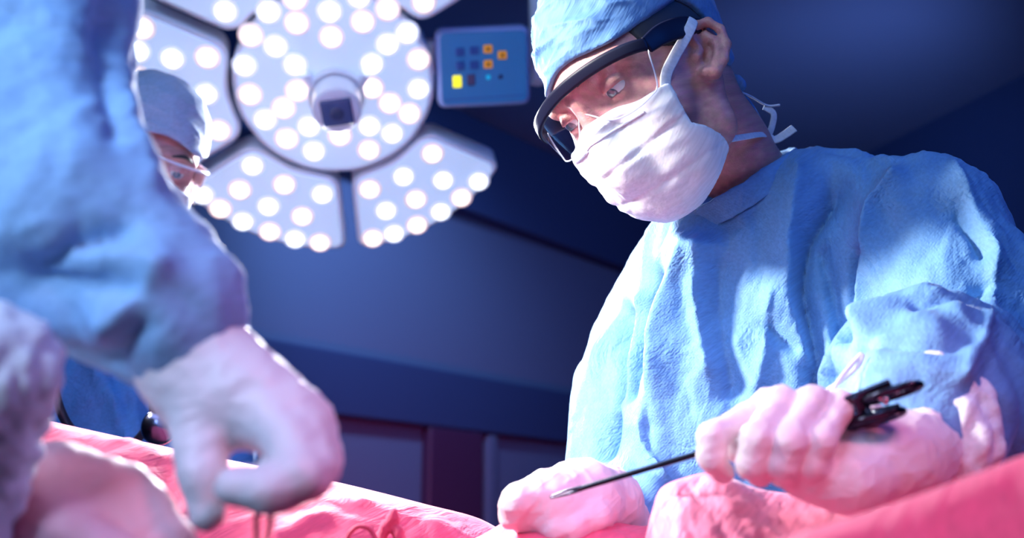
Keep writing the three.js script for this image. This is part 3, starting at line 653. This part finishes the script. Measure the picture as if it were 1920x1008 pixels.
  // left hand closed round the instrument, palm towards the viewer
  const hand = handGeometry([
    [[[1775, 835, 0.68, 0.024], [1700, 850, 0.65, 0.025], [1620, 845, 0.645, 0.024], [1500, 815, 0.655, 0.017]], [[1650, 850, 0.648, 0.022], [1590, 785, 0.655, 0.014]], [[1670, 870, 0.635, 0.022], [1590, 900, 0.618, 0.018], [1510, 893, 0.62, 0.015]], [[1500, 830, 0.65, 0.016], [1600, 800, 0.65, 0.014]]],
    [[1470, 800, 0.665, 0.011], [1440, 756, 0.645, 0.0086], [1336, 818, 0.62, 0.0085], [1334, 858, 0.618, 0.0080], [1356, 886, 0.626, 0.0073]],
    [[1500, 790, 0.662, 0.011], [1466, 752, 0.63, 0.0092], [1418, 822, 0.604, 0.0088], [1408, 868, 0.604, 0.0083], [1424, 890, 0.614, 0.0077]],
    [[1545, 780, 0.662, 0.011], [1524, 752, 0.626, 0.0092], [1480, 828, 0.6, 0.0089], [1466, 872, 0.602, 0.0083], [1482, 896, 0.612, 0.0075]],
    [[1595, 790, 0.66, 0.01], [1576, 758, 0.626, 0.0086], [1540, 828, 0.602, 0.0083], [1522, 874, 0.604, 0.0077], [1534, 892, 0.612, 0.0071]],
    [[1560, 900, 0.622, 0.015], [1480, 880, 0.635, 0.011], [1415, 860, 0.64, 0.0089], [1372, 838, 0.64, 0.0075]],
  ], 0.002, 0.0008);
  const gl = part('glove', hand, M.glove, surgeon, 'pale latex glove');
  part('glove_cuff', displace(nets(union(0.01, chain(pj([[1690, 905, 0.632, 0.007], [1683, 930, 0.628, 0.004]])).concat(chain(pj([[1735, 800, 0.66, 0.014], [1738, 880, 0.655, 0.016]])))), P(1640, 980, 0.7).toArray().map((v) => v - 0.01), P(1800, 760, 0.6).toArray().map((v) => v + 0.01), 0.002), (v) => 0.002 * crumple(v.x, v.y, v.z, 60)), M.glove, gl);
  // right hand lying low with the fingers towards the left
  const hand2 = handGeometry([
    [[[1160, 985, 0.86, 0.028], [1140, 940, 0.83, 0.026], [1090, 930, 0.79, 0.027], [1030, 935, 0.755, 0.022]], [[1090, 950, 0.78, 0.024], [1030, 955, 0.76, 0.02]]],
    [[1040, 922, 0.76, 0.012], [1000, 926, 0.745, 0.0115], [972, 936, 0.74, 0.0108], [957, 948, 0.74, 0.0098]],
    [[1040, 938, 0.765, 0.012], [995, 945, 0.75, 0.0115], [968, 955, 0.745, 0.0105], [958, 968, 0.745, 0.0095]],
    [[1045, 955, 0.77, 0.012], [1000, 962, 0.757, 0.011], [978, 975, 0.752, 0.01]],
    [[1055, 970, 0.775, 0.011], [1015, 982, 0.765, 0.01], [992, 992, 0.76, 0.009]],
    [[1110, 965, 0.76, 0.014], [1070, 985, 0.745, 0.011], [1040, 990, 0.74, 0.009]],
  ], 0.0024, 0.0009);
  part('glove', hand2, M.gloveRoseCast, surgeon, 'pale latex glove with a faint pink cast painted in');
  settle(surgeon, V(0.25, 0, -1.0));
}

// ---------------------------------------------------------------- the long needle holder
{
  const t = thing('needle_holder', 'long dark steel needle holder held in the surgeon gloved fist, tip over the drape', 'instrument');
  const A = P(1740, 722, 0.6), B = P(1450, 808, 0.637), dir = B.clone().sub(A);
  const at = (k) => A.clone().addScaledVector(dir, k), n = D(0.25, 0.9, 0.3), side = new THREE.Vector3().crossVectors(dir, D(0, 0, 1)).normalize();
  part('shaft', tube([at(0.9), at(1.6), at(2.45)], 0.0021, 40, 12, (u) => 1 - 0.2 * u), M.steel, t);
  for (const s of [-1, 1]) {
    const o = (k, w) => at(k).addScaledVector(side, s * w);
    part('jaw', sweep([o(2.42, 0.0008), o(2.55, 0.0012), o(2.68, 0.0006)], 0.0026, 0.0022, D(0, 0, 1), 14, 8, false, (u) => 1 - 0.6 * u), M.steel, t);
    part('shank', sweep([o(0.95, 0.0012), o(0.7, 0.003), o(0.42, 0.006), o(0.2, 0.008)], 0.0055, 0.004, D(0, 0, 1), 30, 10), M.steel, t);
    const c = o(s > 0 ? 0.22 : 0.36, s > 0 ? 0.002 : 0.011), ring = [], e1 = dir.clone().normalize(), e2 = s > 0 ? side : side;
    for (let i = 0; i < 24; i++) { const a = i / 24 * Math.PI * 2; ring.push(c.clone().addScaledVector(e1, Math.cos(a) * 0.0165).addScaledVector(e2, Math.sin(a) * 0.0042).addScaledVector(D(0, 0, 1), Math.sin(a) * 0.009 + s * 0.002)); }
    part('finger_ring', sweep(ring, 0.0045, 0.0045, D(0, 0, 1), 60, 10, true), M.steel, t);
  }
  part('ratchet', sweep([at(0.42).addScaledVector(side, -0.007), at(0.41), at(0.42).addScaledVector(side, 0.007)], 0.009, 0.004, D(0, 0, 1), 12, 8), M.steel, t);
  for (const [k, w] of [[0.36, 0.008], [0.24, 0.0105], [0.2, -0.005], [0.3, -0.003], [0.28, 0.001]]) part('glint_bead', new THREE.SphereGeometry(0.0026, 16, 12).translate(...at(k).addScaledVector(side, -w * 0.8).addScaledVector(D(0, 0, 1), 0.0035).toArray()), M.chrome, t);  // added chrome beads, set as glints along the dark handles
  settle(t, at(2.6));
}

// ---------------------------------------------------------------- the second assistant behind
const nurse = thing('person', 'assistant in pale cap and protective glasses peering out behind the near blue sleeve', 'person');
{
  const H0 = P(262, 314, 1.5), mat = frameOf(D(0.5, -0.22, 0.84), D(0.42, 0.9, 0.1), H0), inv = mat.clone().invert(), loc = (v) => v.clone().applyMatrix4(inv);
  const neck = [[P(255, 400, 1.54), 0.05], [P(250, 520, 1.56), 0.055]].map(([v, r]) => [loc(v), r]);
  const hs = headSdf(neck);
  const head = nets(hs.whole, [-0.13, -0.28, -0.16], [0.13, 0.15, 0.14], 0.0034).applyMatrix4(mat);
  const torso = nets(union(0.06, [...chain(pj([[250, 520, 1.56, 0.055], [230, 760, 1.5, 0.12], [220, 1200, 1.48, 0.13]])), ...chain(pj([[150, 620, 1.45, 0.06], [380, 640, 1.45, 0.05]]))]), [-0.85, 0.5, -1.75], [-0.2, 1.55, -1.1], 0.014);
  finish(head); finish(torso);
  part('body', mergeGeometries([head, torso]), M.skin, nurse);
  for (const s of [-1, 1]) {
    const e = part('eye', new THREE.SphereGeometry(0.0125, 24, 16).translate(s * 0.032, 0.017, 0.0762).applyMatrix4(mat), M.eye, nurse);
    const qn = new THREE.Quaternion().setFromUnitVectors(V(0, 1, 0), V(0, -0.25, 0.97).normalize());
    part('iris', new THREE.SphereGeometry(0.0128, 20, 10, 0, Math.PI * 2, 0, 0.48).applyQuaternion(qn).translate(s * 0.032, 0.017, 0.0764).applyMatrix4(mat), M.iris, e);
    part('eyebrow', sweep([V(s * 0.014, 0.037, 0.0995), V(s * 0.032, 0.042, 0.094), V(s * 0.05, 0.038, 0.081)], 0.006, 0.003, V(s * 0.3, 0.2, 1), 20, 8, false, (u) => Math.sin(Math.PI * (0.12 + 0.8 * u))).applyMatrix4(mat), M.hair, nurse);
  }
  const cap = nets(capShape(hs.skull, { lift: 0.012 }), [-0.11, -0.06, -0.16], [0.11, 0.18, 0.13], 0.003);
  displace(cap, (v) => 0.5 * capWrinkle(v));
  part('cap', cap.applyMatrix4(mat), M.capPale, nurse);
  const mask = nets(maskShape(hs.skull), [-0.09, -0.16, -0.03], [0.09, 0.03, 0.15], 0.0035);
  part('mask', mask.applyMatrix4(mat), M.mask, nurse);
  const gl = new THREE.Group(); gl.name = 'glasses'; nurse.add(gl);
  const arc = (u, y) => { const a = u * 1.35; return V(Math.sin(a) * 0.08, y, 0.05 + Math.cos(a) * 0.065); };
  const rowOf = (y) => Array.from({ length: 21 }, (_, i) => arc(mix(-1, 1, i / 20), y).applyMatrix4(mat));
  part('frame', sweep(rowOf(0.03), 0.005, 0.004, V(0, 1, 0).transformDirection(mat), 60, 8), M.white, gl, 'white frame bar');
  for (const s of [-1, 1]) part('temple', sweep([arc(s, 0.02), V(s * 0.082, 0.02, 0.03), V(s * 0.08, 0.024, -0.02)].map((v) => v.applyMatrix4(mat)), 0.03, 0.003, V(1, 0, 0).transformDirection(mat), 20, 8), M.white, gl);
  const lg = new THREE.BufferGeometry(), lp = [], li = [];
  for (let i = 0; i <= 30; i++) for (let j = 0; j <= 4; j++) { const v = arc(mix(-1, 1, i / 30), mix(0.028, -0.02, j / 4)); lp.push(v.x, v.y, v.z); }
  for (let i = 0; i < 30; i++) for (let j = 0; j < 4; j++) { const a = i * 5 + j; li.push(a, a + 1, a + 5, a + 5, a + 1, a + 6); }
  lg.setAttribute('position', new THREE.Float32BufferAttribute(lp, 3)); lg.setIndex(li); lg.computeVertexNormals(); lg.applyMatrix4(mat);
  part('lens', lg, M.lens, gl);
  const gF = union(0.06, [...chain(pj([[265, 600, 1.42, 0.07], [215, 760, 1.42, 0.17], [205, 1200, 1.42, 0.19]])), ...chain(pj([[110, 640, 1.42, 0.085], [60, 900, 1.35, 0.08]])), ...chain(pj([[340, 680, 1.42, 0.06], [390, 860, 1.36, 0.06]]))]);
  const gown = nets(gF, [-1.05, 0.5, -1.75], [-0.2, 1.5, -1.05], 0.007);
  const folds = foldField([[[[155, 640], [215, 750], [235, 850]], 14, 0.018], [[[245, 735], [262, 850]], 12, 0.016], [[[190, 660], [240, 760]], 18, -0.012], [[[280, 740], [290, 840]], 14, -0.012]]);
  displace(gown, (v, n) => folds(v, n) + 0.005 * crumple(v.x, v.y * 0.5, v.z, 10));
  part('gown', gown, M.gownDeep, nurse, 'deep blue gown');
  settle(nurse, V(-0.55, 0, -1.4));
}
// stethoscope on the assistant
{
  const t = thing('stethoscope', 'black stethoscope hanging on the deep blue gown of the assistant behind', 'stethoscope');
  part('tubing', tube([[240, 560, 1.3], [130, 600, 1.235], [93, 660, 1.2], [104, 740, 1.2], [130, 800, 1.2], [190, 850, 1.19], [250, 830, 1.18], [285, 780, 1.17], [290, 740, 1.17], [300, 640, 1.19]].map((p) => P(...p)), 0.0048, 100, 10), M.rubber, t);
  const c = P(300, 800, 1.16), qn = new THREE.Quaternion().setFromUnitVectors(V(0, 1, 0), D(0.1, 0.2, 1).normalize());
  const lathe = (l) => new THREE.LatheGeometry(l.map((p) => new THREE.Vector2(...p)), 36).applyQuaternion(qn);
  part('chest_piece', lathe([[0.0001, -0.006], [0.016, -0.006], [0.02, 0], [0.0205, 0.004], [0.0185, 0.0065], [0.012, 0.009], [0.006, 0.0105], [0.0001, 0.0108]]), std(0.1, 0.11, 0.2, { roughness: 0.2, metalness: 1 }), t).position.copy(c);
  part('diaphragm_ring', new THREE.TorusGeometry(0.0205, 0.0013, 8, 40).rotateX(Math.PI / 2).applyQuaternion(qn), M.chrome, t).position.copy(c);
  part('stem', tube([P(296, 775, 1.16), P(290, 745, 1.17)], 0.006, 10, 12), M.rubber, t);
  for (const k of [0.6, 0.8]) part('tube_clip', new THREE.SphereGeometry(0.006, 14, 10).translate(...P(94 + k * 4, 640 + k * 70, 1.195).toArray()), M.chrome, t);
  settle(t, P(200, 850, 1.19));
}

// ---------------------------------------------------------------- the near assistant, arm across the left of the picture
const near = thing('person', 'assistant in the blurred left foreground, light blue gown sleeve bent down to white gloved hands', 'person');
{
  const gF = union(0.04, [
    ...chain(pj([[20, -260, 0.6, 0.07], [30, -60, 0.56, 0.054], [38, 250, 0.53, 0.05], [128, 438, 0.51, 0.047]])),
    ...chain(pj([[128, 438, 0.51, 0.047], [312, 580, 0.5, 0.032], [350, 655, 0.5, 0.024]])),
    ...chain(pj([[20, -260, 0.6, 0.07], [-240, -240, 0.58, 0.09], [-470, 500, 0.55, 0.1], [-560, 1050, 0.54, 0.1]])),
  ]);
  const gown = nets(gF, [-0.66, 0.86, -0.85], [-0.1, 1.55, -0.3], 0.004);
  const fold = (pts, w, amp) => [pts, w * 3600, amp];
  const folds = foldField([
    fold([[60, 500, 0.46], [140, 455, 0.455], [230, 430, 0.46]], 0.007, -0.013),
    fold([[90, 470, 0.46], [200, 470, 0.455], [290, 500, 0.46]], 0.008, 0.006),
    fold([[60, 540, 0.46], [200, 530, 0.455], [250, 545, 0.455]], 0.008, -0.011),
    fold([[0, 520, 0.47], [90, 570, 0.47], [150, 640, 0.47]], 0.016, -0.01),
    fold([[190, 620, 0.46], [250, 560, 0.455], [300, 500, 0.46]], 0.009, 0.008),
    fold([[200, 690, 0.465], [260, 620, 0.46]], 0.007, -0.01),
    fold([[190, 60, 0.49], [196, 160, 0.49], [215, 260, 0.49]], 0.006, -0.007),
    fold([[225, 20, 0.5], [232, 220, 0.49], [280, 330, 0.48]], 0.008, 0.007),
  ]);
  displace(gown, (v, n) => folds(v, n) + 0.004 * noise3(v.x * 14, v.y * 14, v.z * 14) + 0.0025 * crumple(v.x, v.y, v.z, 24));
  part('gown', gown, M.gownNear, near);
  const inner = nets(union(0.03, [...chain(pj([[20, -260, 0.6, 0.045], [52, 250, 0.535, 0.028], [125, 445, 0.52, 0.022], [330, 590, 0.505, 0.014], [360, 660, 0.5, 0.012]]))]), [-0.5, 0.95, -0.8], [-0.1, 1.6, -0.35], 0.01);
  // the head, above the picture
  const hm = frameOf(V(0.6, -0.5, -0.35), V(0.3, 0.85, -0.1), V(-0.33, 1.69, -0.49)), hl = hm.clone().invert(), nk = [[V(-0.37, 1.63, -0.48), 0.05], [V(-0.4, 1.48, -0.5), 0.06]].map(([v, r]) => [v.applyMatrix4(hl), r]);
  const hs = headSdf(nk), head = finish(nets(hs.whole, [-0.2, -0.3, -0.2], [0.2, 0.15, 0.14], 0.004).applyMatrix4(hm));
  part('body', mergeGeometries([inner, head]), M.skin, near);
  const cap = nets(capShape(hs.skull), [-0.11, -0.06, -0.16], [0.11, 0.18, 0.13], 0.004);
  displace(cap, capWrinkle); part('cap', cap.applyMatrix4(hm), M.cap, near);
  part('mask', nets(maskShape(hs.skull), [-0.09, -0.16, -0.03], [0.09, 0.03, 0.15], 0.004).applyMatrix4(hm), M.mask, near);
  // raised hand
  const hand = handGeometry([
    [[[340, 640, 0.5, 0.023], [392, 695, 0.495, 0.025], [465, 742, 0.487, 0.0195], [540, 780, 0.482, 0.0155]], [[352, 700, 0.495, 0.022], [384, 770, 0.485, 0.016]], [[455, 750, 0.487, 0.016], [540, 790, 0.48, 0.015]]],
    [[535, 790, 0.488, 0.0145], [584, 800, 0.482, 0.0115], [600, 860, 0.47, 0.0102], [575, 900, 0.462, 0.0094], [500, 896, 0.462, 0.0088]],
    [[530, 790, 0.48, 0.0145], [572, 820, 0.467, 0.0115], [590, 880, 0.452, 0.0102], [530, 912, 0.443, 0.0096], [450, 908, 0.445, 0.0088]],
    [[505, 790, 0.472, 0.0135], [545, 828, 0.458, 0.0108], [566, 893, 0.442, 0.0098], [500, 920, 0.436, 0.0092], [436, 914, 0.438, 0.0084]],
    [[378, 740, 0.485, 0.017], [376, 830, 0.472, 0.0122], [380, 890, 0.464, 0.0104], [388, 960, 0.46, 0.009]],
  ], 0.0026, 0.0007);
  part('glove', hand, M.glove, near, 'pale latex glove');
  // the other sleeve end and hand, low on the left
  const cuffF = union(0.02, chain(pj([[-60, 690, 0.44, 0.03], [-26, 706, 0.44, 0.0265], [-40, 850, 0.45, 0.0195], [-60, 1000, 0.45, 0.018]])));
  const cuff = displace(nets(cuffF, [-0.34, 1.0, -0.56], [-0.17, 1.25, -0.36], 0.003), (v) => 0.004 * crumple(v.x, v.y, v.z, 26));
  part('cuff', cuff, M.cuff, near, 'white sleeve end');
  const hand2 = handGeometry([
    [[[0, 942, 0.5, 0.022], [100, 927, 0.5, 0.023], [220, 942, 0.49, 0.02]], [[70, 982, 0.49, 0.024], [180, 1002, 0.48, 0.022]]],
    [[210, 932, 0.495, 0.014], [275, 957, 0.485, 0.0118], [318, 1017, 0.475, 0.0108], [330, 1082, 0.47, 0.01]],
    [[200, 967, 0.485, 0.014], [250, 1002, 0.475, 0.0118], [290, 1062, 0.465, 0.0108], [300, 1102, 0.46, 0.01]],
    [[160, 1002, 0.475, 0.014], [210, 1042, 0.465, 0.0115], [240, 1092, 0.458, 0.0105]],
    [[100, 1012, 0.47, 0.014], [150, 1062, 0.46, 0.0115], [170, 1112, 0.455, 0.01]],
    [[80, 942, 0.49, 0.016], [130, 992, 0.465, 0.012], [190, 1032, 0.452, 0.0105], [235, 1042, 0.45, 0.0095]],
  ], 0.0028, 0.0008);
  part('glove', hand2, M.glovePinkCast, near, 'pale latex glove with a pink cast painted in');
  settle(near, V(-0.35, 0, -0.5));
}
// forceps held by the near assistant
{
  const t = thing('forceps', 'slender tweezers held under the near assistant raised glove, points down to the drape', 'forceps');
  for (const s of [-1, 1]) part('arm', sweep([P(500 + s * 6, 905, 0.452), P(495 + s * 13, 965, 0.455), P(488 + s * 4, 1060, 0.46)], 0.006, 0.0016, D(1, 0, 0.4), 20, 8, false, (u) => 1 - 0.5 * u), M.steel, t);
  part('spring_joint', new RoundedBoxGeometry(0.006, 0.012, 0.004, 2, 0.0012).translate(...P(500, 902, 0.452).toArray()), M.steel, t);
  settle(t, P(490, 1060, 0.46));
}

// ---------------------------------------------------------------- drapes
function drapeSheet(ridgePts, front, backDrop, opt) {
  // ridge: px list; in front of it the cloth falls towards the viewer, behind it drops away
  const ridgeC = new THREE.CatmullRomCurve3(ridgePts.map((p) => P(...p)), false, 'centripetal');
  const NU = opt.nu || 160, NV = 70, pos = [], idx = [], thick = 0.003;
  const grid = [];
  for (let i = 0; i <= NU; i++) {
    const r = ridgeC.getPoint(i / NU);
    for (let j = 0; j <= NV; j++) {
      const t = mix(-1, 1, j / NV); let v = r.clone();
      if (t >= 0) { const k = t; v.z += front[0] * Math.pow(k, 0.8); v.y -= front[1] * Math.pow(k, 1.5); v.x += (front[2] || 0) * k; }
      else { const k = -t; v.z -= backDrop[0] * k; v.y -= backDrop[1] * Math.pow(k, 1.3); }
      const w = sstep(0, 0.15, Math.abs(t)), n = opt.relief(v, t, i / NU) * w;
      v.y += n * 0.6; v.z += n * 0.8 * Math.sign(t);
      grid.push(v);
    }
  }
  for (const s of [0, 1]) for (const v of grid) pos.push(v.x, v.y - s * thick, v.z - s * thick * 0.5);
  const n = grid.length, a0 = (i, j) => i * (NV + 1) + j;
  for (let i = 0; i < NU; i++) for (let j = 0; j < NV; j++) {
    const a = a0(i, j), b = a0(i + 1, j), c = a0(i, j + 1), d = a0(i + 1, j + 1);
    idx.push(a, c, b, b, c, d, n + a, n + b, n + c, n + b, n + d, n + c);
  }
  const g = new THREE.BufferGeometry(); g.setAttribute('position', new THREE.Float32BufferAttribute(pos, 3)); g.setIndex(idx);
  return finish(g);
}
function drape(label, mat, geo, base) { const t = thing('surgical_drape', label, 'drape'); part('cloth', geo, mat, t); settle(t, base); return t; }
{
  const wr = (s, a) => (v, t) => a * crumple(v.x, v.y, v.z, s) + a * 0.8 * noise3(v.x * s * 0.5, v.y * s * 0.5, v.z * s * 0.5 + 3);
  const A = drape('long pink drape over the patient sloping down behind the near gloved hands', M.drape,
    drapeSheet([[-260, 705, 0.84], [60, 781, 0.86], [340, 843, 0.88], [640, 905, 0.92], [800, 945, 0.95], [900, 972, 0.97], [960, 1004, 0.97], [1100, 1060, 0.97]], [0.3, 0.22], [0.12, 0.2], {
      relief: (v, t, u) => wr(16, 0.006)(v, t) + 0.006 * Math.exp(-Math.pow((t - 0.13 - 0.25 * (u - 0.3)) / 0.03, 2)) + 0.008 * ridge(v.x * 9 + v.z * 4, v.z * 3, 5),
    }), V(-0.3, 0.8, -0.8));
  drape('smooth pink drape hump in the middle, below the surgeon low hand', M.drape,
    drapeSheet([[820, 1040, 0.8], [900, 1004, 0.8], [950, 976, 0.8], [1000, 957, 0.8], [1060, 958, 0.8], [1130, 972, 0.8], [1200, 985, 0.8], [1300, 980, 0.8], [1420, 1020, 0.8]], [0.18, 0.16], [0.1, 0.15], { relief: wr(14, 0.004) }), V(0.1, 0.8, -0.7));
  drape('pale pink folded drape under the surgeon fist and instrument', M.drapePale,
    drapeSheet([[1205, 1030, 0.7], [1222, 960, 0.7], [1240, 915, 0.7], [1290, 893, 0.705], [1340, 886, 0.71], [1420, 915, 0.71], [1560, 930, 0.71], [1700, 925, 0.71], [1800, 900, 0.71], [2000, 840, 0.71]], [0.14, 0.16], [0.08, 0.16], { relief: wr(20, 0.006) }), V(0.25, 0.8, -0.6));
  drape('large blurred pink drape rising across the lower right corner', M.drape,
    drapeSheet([[1150, 1090, 0.46], [1450, 1012, 0.46], [1690, 938, 0.46], [1920, 852, 0.46], [2150, 770, 0.46]], [0.12, 0.14], [0.06, 0.12], { relief: wr(12, 0.003) }), V(0.2, 0.9, -0.4));
  // loose pinched folds standing up on the long drape
  const pinch = thing('pinched_fold', 'small pinched pink cloth fold standing up on the long drape', 'fold');
  part('cloth_fold', displace(nets(union(0.006, [...chain(pj([[737, 958, 0.72, 0.0015], [724, 985, 0.72, 0.003], [702, 1030, 0.72, 0.006]])), ...chain(pj([[742, 960, 0.72, 0.0012], [747, 1000, 0.72, 0.0025], [751, 1040, 0.72, 0.005]]))]), P(670, 1060, 0.75).toArray().map((v) => v - 0.01), P(780, 930, 0.69).toArray().map((v) => v + 0.02), 0.002), (v) => 0.002 * crumple(v.x, v.y, v.z, 60)), M.drape, pinch);
  part('cloth_curl', tube([[650, 1030, 0.7], [655, 1000, 0.7], [672, 986, 0.7], [692, 990, 0.7], [704, 1010, 0.7], [704, 1040, 0.7]].map((p) => P(...p)), 0.0016, 40, 10), M.drape, pinch);
  settle(pinch, P(720, 1030, 0.72));
  // table below
  const table = thing('operating_table', 'operating table with padded top and steel column standing under the pink drapes', 'table');
  const tp = part('table_top', new RoundedBoxGeometry(1.9, 0.08, 0.42, 4, 0.03), std(0.03, 0.04, 0.07, { roughness: 0.5 }), table); tp.position.set(0, 0.78, 0);
  part('column', new THREE.CylinderGeometry(0.11, 0.14, 0.7, 32).translate(0, 0.39, 0), M.steel, table);
  part('base', new RoundedBoxGeometry(0.7, 0.06, 0.4, 4, 0.02).translate(0, 0.03, 0), M.steel, table);
  table.position.set(0, 0, -0.75);
}

shade(scene);
renderer.render(scene, camera);
